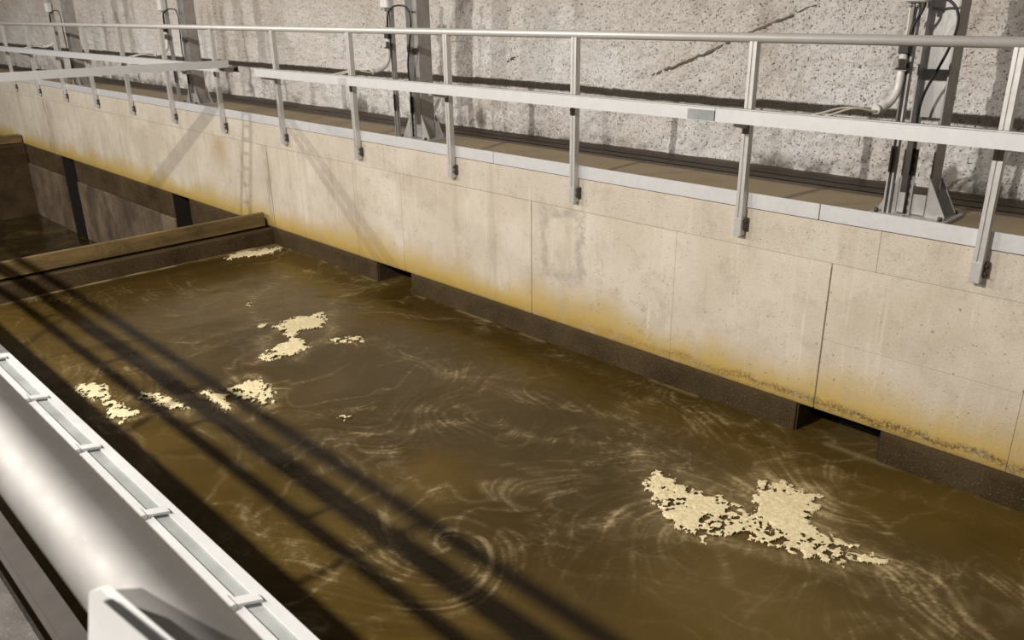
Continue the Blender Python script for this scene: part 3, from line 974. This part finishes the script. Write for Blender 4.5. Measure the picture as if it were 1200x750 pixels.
# ================================================================== COLUMNS AND WIRING
def column(cx, sx, lab, first):
    root = thing('steel_column', (cx, 0.55, -0.010), lab, 'column', 'steel columns on the far walkway')
    HX, F0, F1, TOP = 0.095, 0.46, 0.63, 4.6
    MB().box(cx - HX + 0.010, cx + HX - 0.010, 0.546, 0.554, 0.62, TOP).build('web', 'galv', root)
    for s in (-1, 1):
        a, b = sorted((cx + s * HX, cx + s * (HX - 0.010)))
        MB().box(a, b, F0, F1, 0.012, TOP, 0.001).build('flange', 'galv_dark' if s > 0 else 'galv', root)  # right flange in darker steel: its unlit side put into the colour
    bp = MB().box(cx - 0.24, cx + 0.24, 0.38, 0.72, -0.010, 0.012, 0.002).build('base_plate', 'galv', root)
    for bx in (-0.20, 0.20):
        for by in (0.41, 0.69):
            MB().tube([(cx + bx, by, 0.012), (cx + bx, by, 0.036)], 0.015, 6).build('nut', 'bolt', bp)
    for s in (-1, 1):
        for yy in (0.452, 0.640):
            MB().prism([(cx + s * HX, 0.012), (cx + s * (HX + 0.115), 0.012), (cx + s * (HX + 0.115), 0.03), (cx + s * (HX + 0.004), 0.24), (cx + s * HX, 0.24)], yy, yy + 0.010, 'Y').build('gusset', 'galv', root)
    MB().box(cx - HX + 0.012, cx + HX - 0.012, 0.455, 0.463, 0.02, 0.15).build('stiffener', 'galv', root)
    # slotted strut beside the column
    st = thing('slotted_strut', (sx, 0.46, -0.010), 'slotted steel strut carrying the conduit' + first, 'strut', 'slotted struts beside the columns')
    MB().box(sx - 0.0205, sx + 0.0205, 0.459, 0.462, -0.010, 1.62).build('strut_back', 'galv', st)
    for s in (-1, 1):
        a, b = sorted((sx + s * 0.0205, sx + s * 0.0185))
        MB().box(a, b, 0.421, 0.459, -0.010, 1.62).build('strut_side', 'galv', st)
        a, b = sorted((sx + s * 0.0205, sx + s * 0.009))
        MB().box(a, b, 0.418, 0.421, -0.010, 1.62).build('strut_lip', 'galv', st)
    sm_ = MB().box(-0.006, 0.006, 0.4555, 0.4588, 0, 0.028).mesh('slot', 'bolt', (0, 0, 0))
    for k in range(14):
        link('slot', sm_, (sx, 0, 0.03 + k * 0.05), st)
    # short strut inside the column that carries the black cable
    ss = thing('slotted_strut', (cx - 0.02, 0.44, -0.010), 'short slotted strut guiding the black cable' + first, 'strut', 'slotted struts beside the columns')
    MB().box(cx - 0.040, cx, 0.440, 0.445, -0.010, 0.55).build('strut_back', 'galv_dark', ss)
    for k in range(8):
        link('slot', sm_, (cx - 0.02, -0.0185, 0.02 + k * 0.055), ss)
    # junction box
    jb = thing('junction_box', (sx + 0.02, 0.43, 1.29), 'small grey junction box' + first, 'junction box', 'junction boxes above the railing')
    bz = 1.30
    MB().box(sx - 0.045, sx + 0.085, 0.345, 0.417, bz, bz + 0.16, 0.006).build('box_body', 'box', jb)
    MB().box(sx - 0.040, sx + 0.080, 0.335, 0.345, bz + 0.006, bz + 0.154, 0.004).build('box_lid', 'box', jb)
    for k in (-0.02, 0.02, 0.06):
        MB().tube([(sx + k, 0.385, bz), (sx + k, 0.385, bz - 0.028)], 0.012, 8).build('cable_gland', 'galv_dark', jb)
    # thin leads from the glands into the conduit
    # conduit elbow
    cd = thing('conduit', (sx, 0.39, 0.65), 'bent white conduit rising from the tray' + first, 'conduit', 'bent conduits')
    path = [(sx - 0.02, 0.392, 1.02), (sx - 0.02, 0.392, 0.85)]
    for k in range(1, 9):
        a = k / 8 * math.radians(82)
        path.append((sx - 0.02 - 0.03 * (1 - math.cos(a)), 0.392 - 0.135 * (1 - math.cos(a)), 0.85 - 0.155 * math.sin(a)))
    path.append((sx - 0.062, 0.205, 0.685))
    MB().tube(path, 0.023, 12).build('conduit_pipe', 'conduit', cd)
    e0 = Vector(path[-1])
    dirv = (Vector(path[-1]) - Vector(path[-2])).normalized()
    MB().tube([e0 - dirv * 0.012, e0 + dirv * 0.012], 0.029, 12).build('end_ring', 'conduit', cd)
    MB().box(sx - 0.048, sx + 0.014, 0.366, 0.42, 1.005, 1.065, 0.004).build('coupler', 'black', cd)
    MB().box(sx - 0.050, sx + 0.016, 0.368, 0.42, 0.905, 0.920).build('pipe_clamp', 'galv_dark', cd)
    # cream cables out of the conduit into the tray
    for k, dx in enumerate((0.0, 0.05)):
        pts = bez([e0 - dirv * 0.03, e0 + dirv * 0.04 + Vector((dx * 0.2, 0, 0)), (e0.x - 0.13 + dx, 0.04, 0.700), (e0.x - 0.26 + dx, -0.13, 0.660 - 0.012 * k), (e0.x - 0.50 + dx, -0.16, 0.622)])
        tag(MB().tube(pts, 0.0075, 8).build('cream_cable', 'cream'), ('upper' if k == 0 else 'lower') + ' cream cable leaving the conduit' + first, 'cable', 'cream cables')
    for k in (-0.02, 0.02):
        tag(MB().tube(bez([(sx + k, 0.385, bz - 0.025), (sx + k * 0.6 - 0.006, 0.388, 1.16), (sx - 0.02 + k * 0.3, 0.392, 1.05)], 6), 0.007, 8).build('lead_cable', 'cream' if k < 0 else 'black'),
            ('pale' if k < 0 else 'dark') + ' lead between junction box and conduit' + first, 'cable', 'lead cables')
    # black cable: loops up from the box, over the column and down
    lp = [(sx + 0.012, 0.37, 1.08), (sx + 0.022, 0.368, 1.17), (sx + 0.065, 0.362, 1.26), (sx * 0.45 + cx * 0.55, 0.358, 1.318), (cx + 0.035, 0.357, 1.318), (cx + 0.105, 0.357, 1.265), (cx + 0.128, 0.357, 1.18),
          (cx + 0.105, 0.362, 1.06), (cx + 0.05, 0.38, 0.92), (cx - 0.01, 0.40, 0.78), (cx - 0.035, 0.42, 0.64), (cx - 0.03, 0.432, 0.48), (cx - 0.03, 0.432, 0.25), (cx - 0.03, 0.432, 0.02)]
    tag(MB().tube(bez(lp, 8), 0.0085, 8).build('black_cable', 'black'), 'black looped cable in front of the column' + first, 'cable', 'black looped cables')


for cx, sx, lab, where in (
        (-1.915, -2.06, 'galvanised steel column nearest the right edge of the photo', ' at the rightmost column'),
        (-7.02, -7.32, 'galvanised steel column second from the right', ' at the second column from the right'),
        (-12.36, -12.80, 'galvanised steel column third from the right, behind the cross tray', ' at the third column from the right'),
        (-17.35, -17.9, 'galvanised steel column farthest left', ' at the farthest left column')):
    column(cx, sx, lab, where)

# ================================================================== NEAR GUARDRAIL AND TRAY
NY, NZ = -4.927, 1.032
ng = thing('guardrail', (-1, NY, 0.36), 'thick aluminium handrail running through the lower left corner close by', 'guardrail')
MB().tube([(-16, NY, NZ), (1.2, NY, NZ)], 0.0245, 48).build('handrail', 'alu_satin', ng)
for px in (-0.43, -1.95, -3.47, -4.99, -6.51, -8.03):
    p = MB().prism(post_profile(px, NY + 0.008, 0.04, 0.034), 0.36, NZ - 0.022, 'Z').build('post', 'alu', ng)
    MB().box(px - 0.07, px + 0.07, NY - 0.08, NY + 0.06, 0.36, 0.372, 0.002).build('base_plate', 'galv', p)
t4 = thing('cable_tray', (-3, -4.78, 0.60), 'near cable tray beside the foreground handrail with strap clips', 'cable tray', 'cable trays on the railings')
ladder(t4, 'X', -14.0, 1.2, (-4.692, -4.737), (-4.862, -4.886), 0.616, 0.064, clips=True, phase=0.23, step=0.25, every=4)

# bracket plate and black band at the near end of the handrail
PLY = NY - 0.0275
pp = [on_y(a, b, PLY) for a, b in ((103, 765), (104, 694), (117, 690), (128, 700), (205, 768))]
MB().prism([(p[0], p[2]) for p in pp], PLY, PLY + 0.004, 'Y').build('bracket_plate', 'alu_pale', ng, 'pale bracket plate beside the handrail')
pp = [on_y(a, b, PLY - 0.001) for a, b in ((126, 702), (131, 702), (212, 768), (205, 768))]
MB().prism([(p[0], p[2]) for p in pp], PLY - 0.003, PLY - 0.0005, 'Y').build('bracket_seal', 'black', ng)
bxx = float(on_y(262, 738, NY)[0])
MB().tube([(bxx - 0.0018, NY, NZ), (bxx + 0.0018, NY, NZ)], 0.0268, 32).build('rubber_band', 'black', ng, 'black band around the handrail')
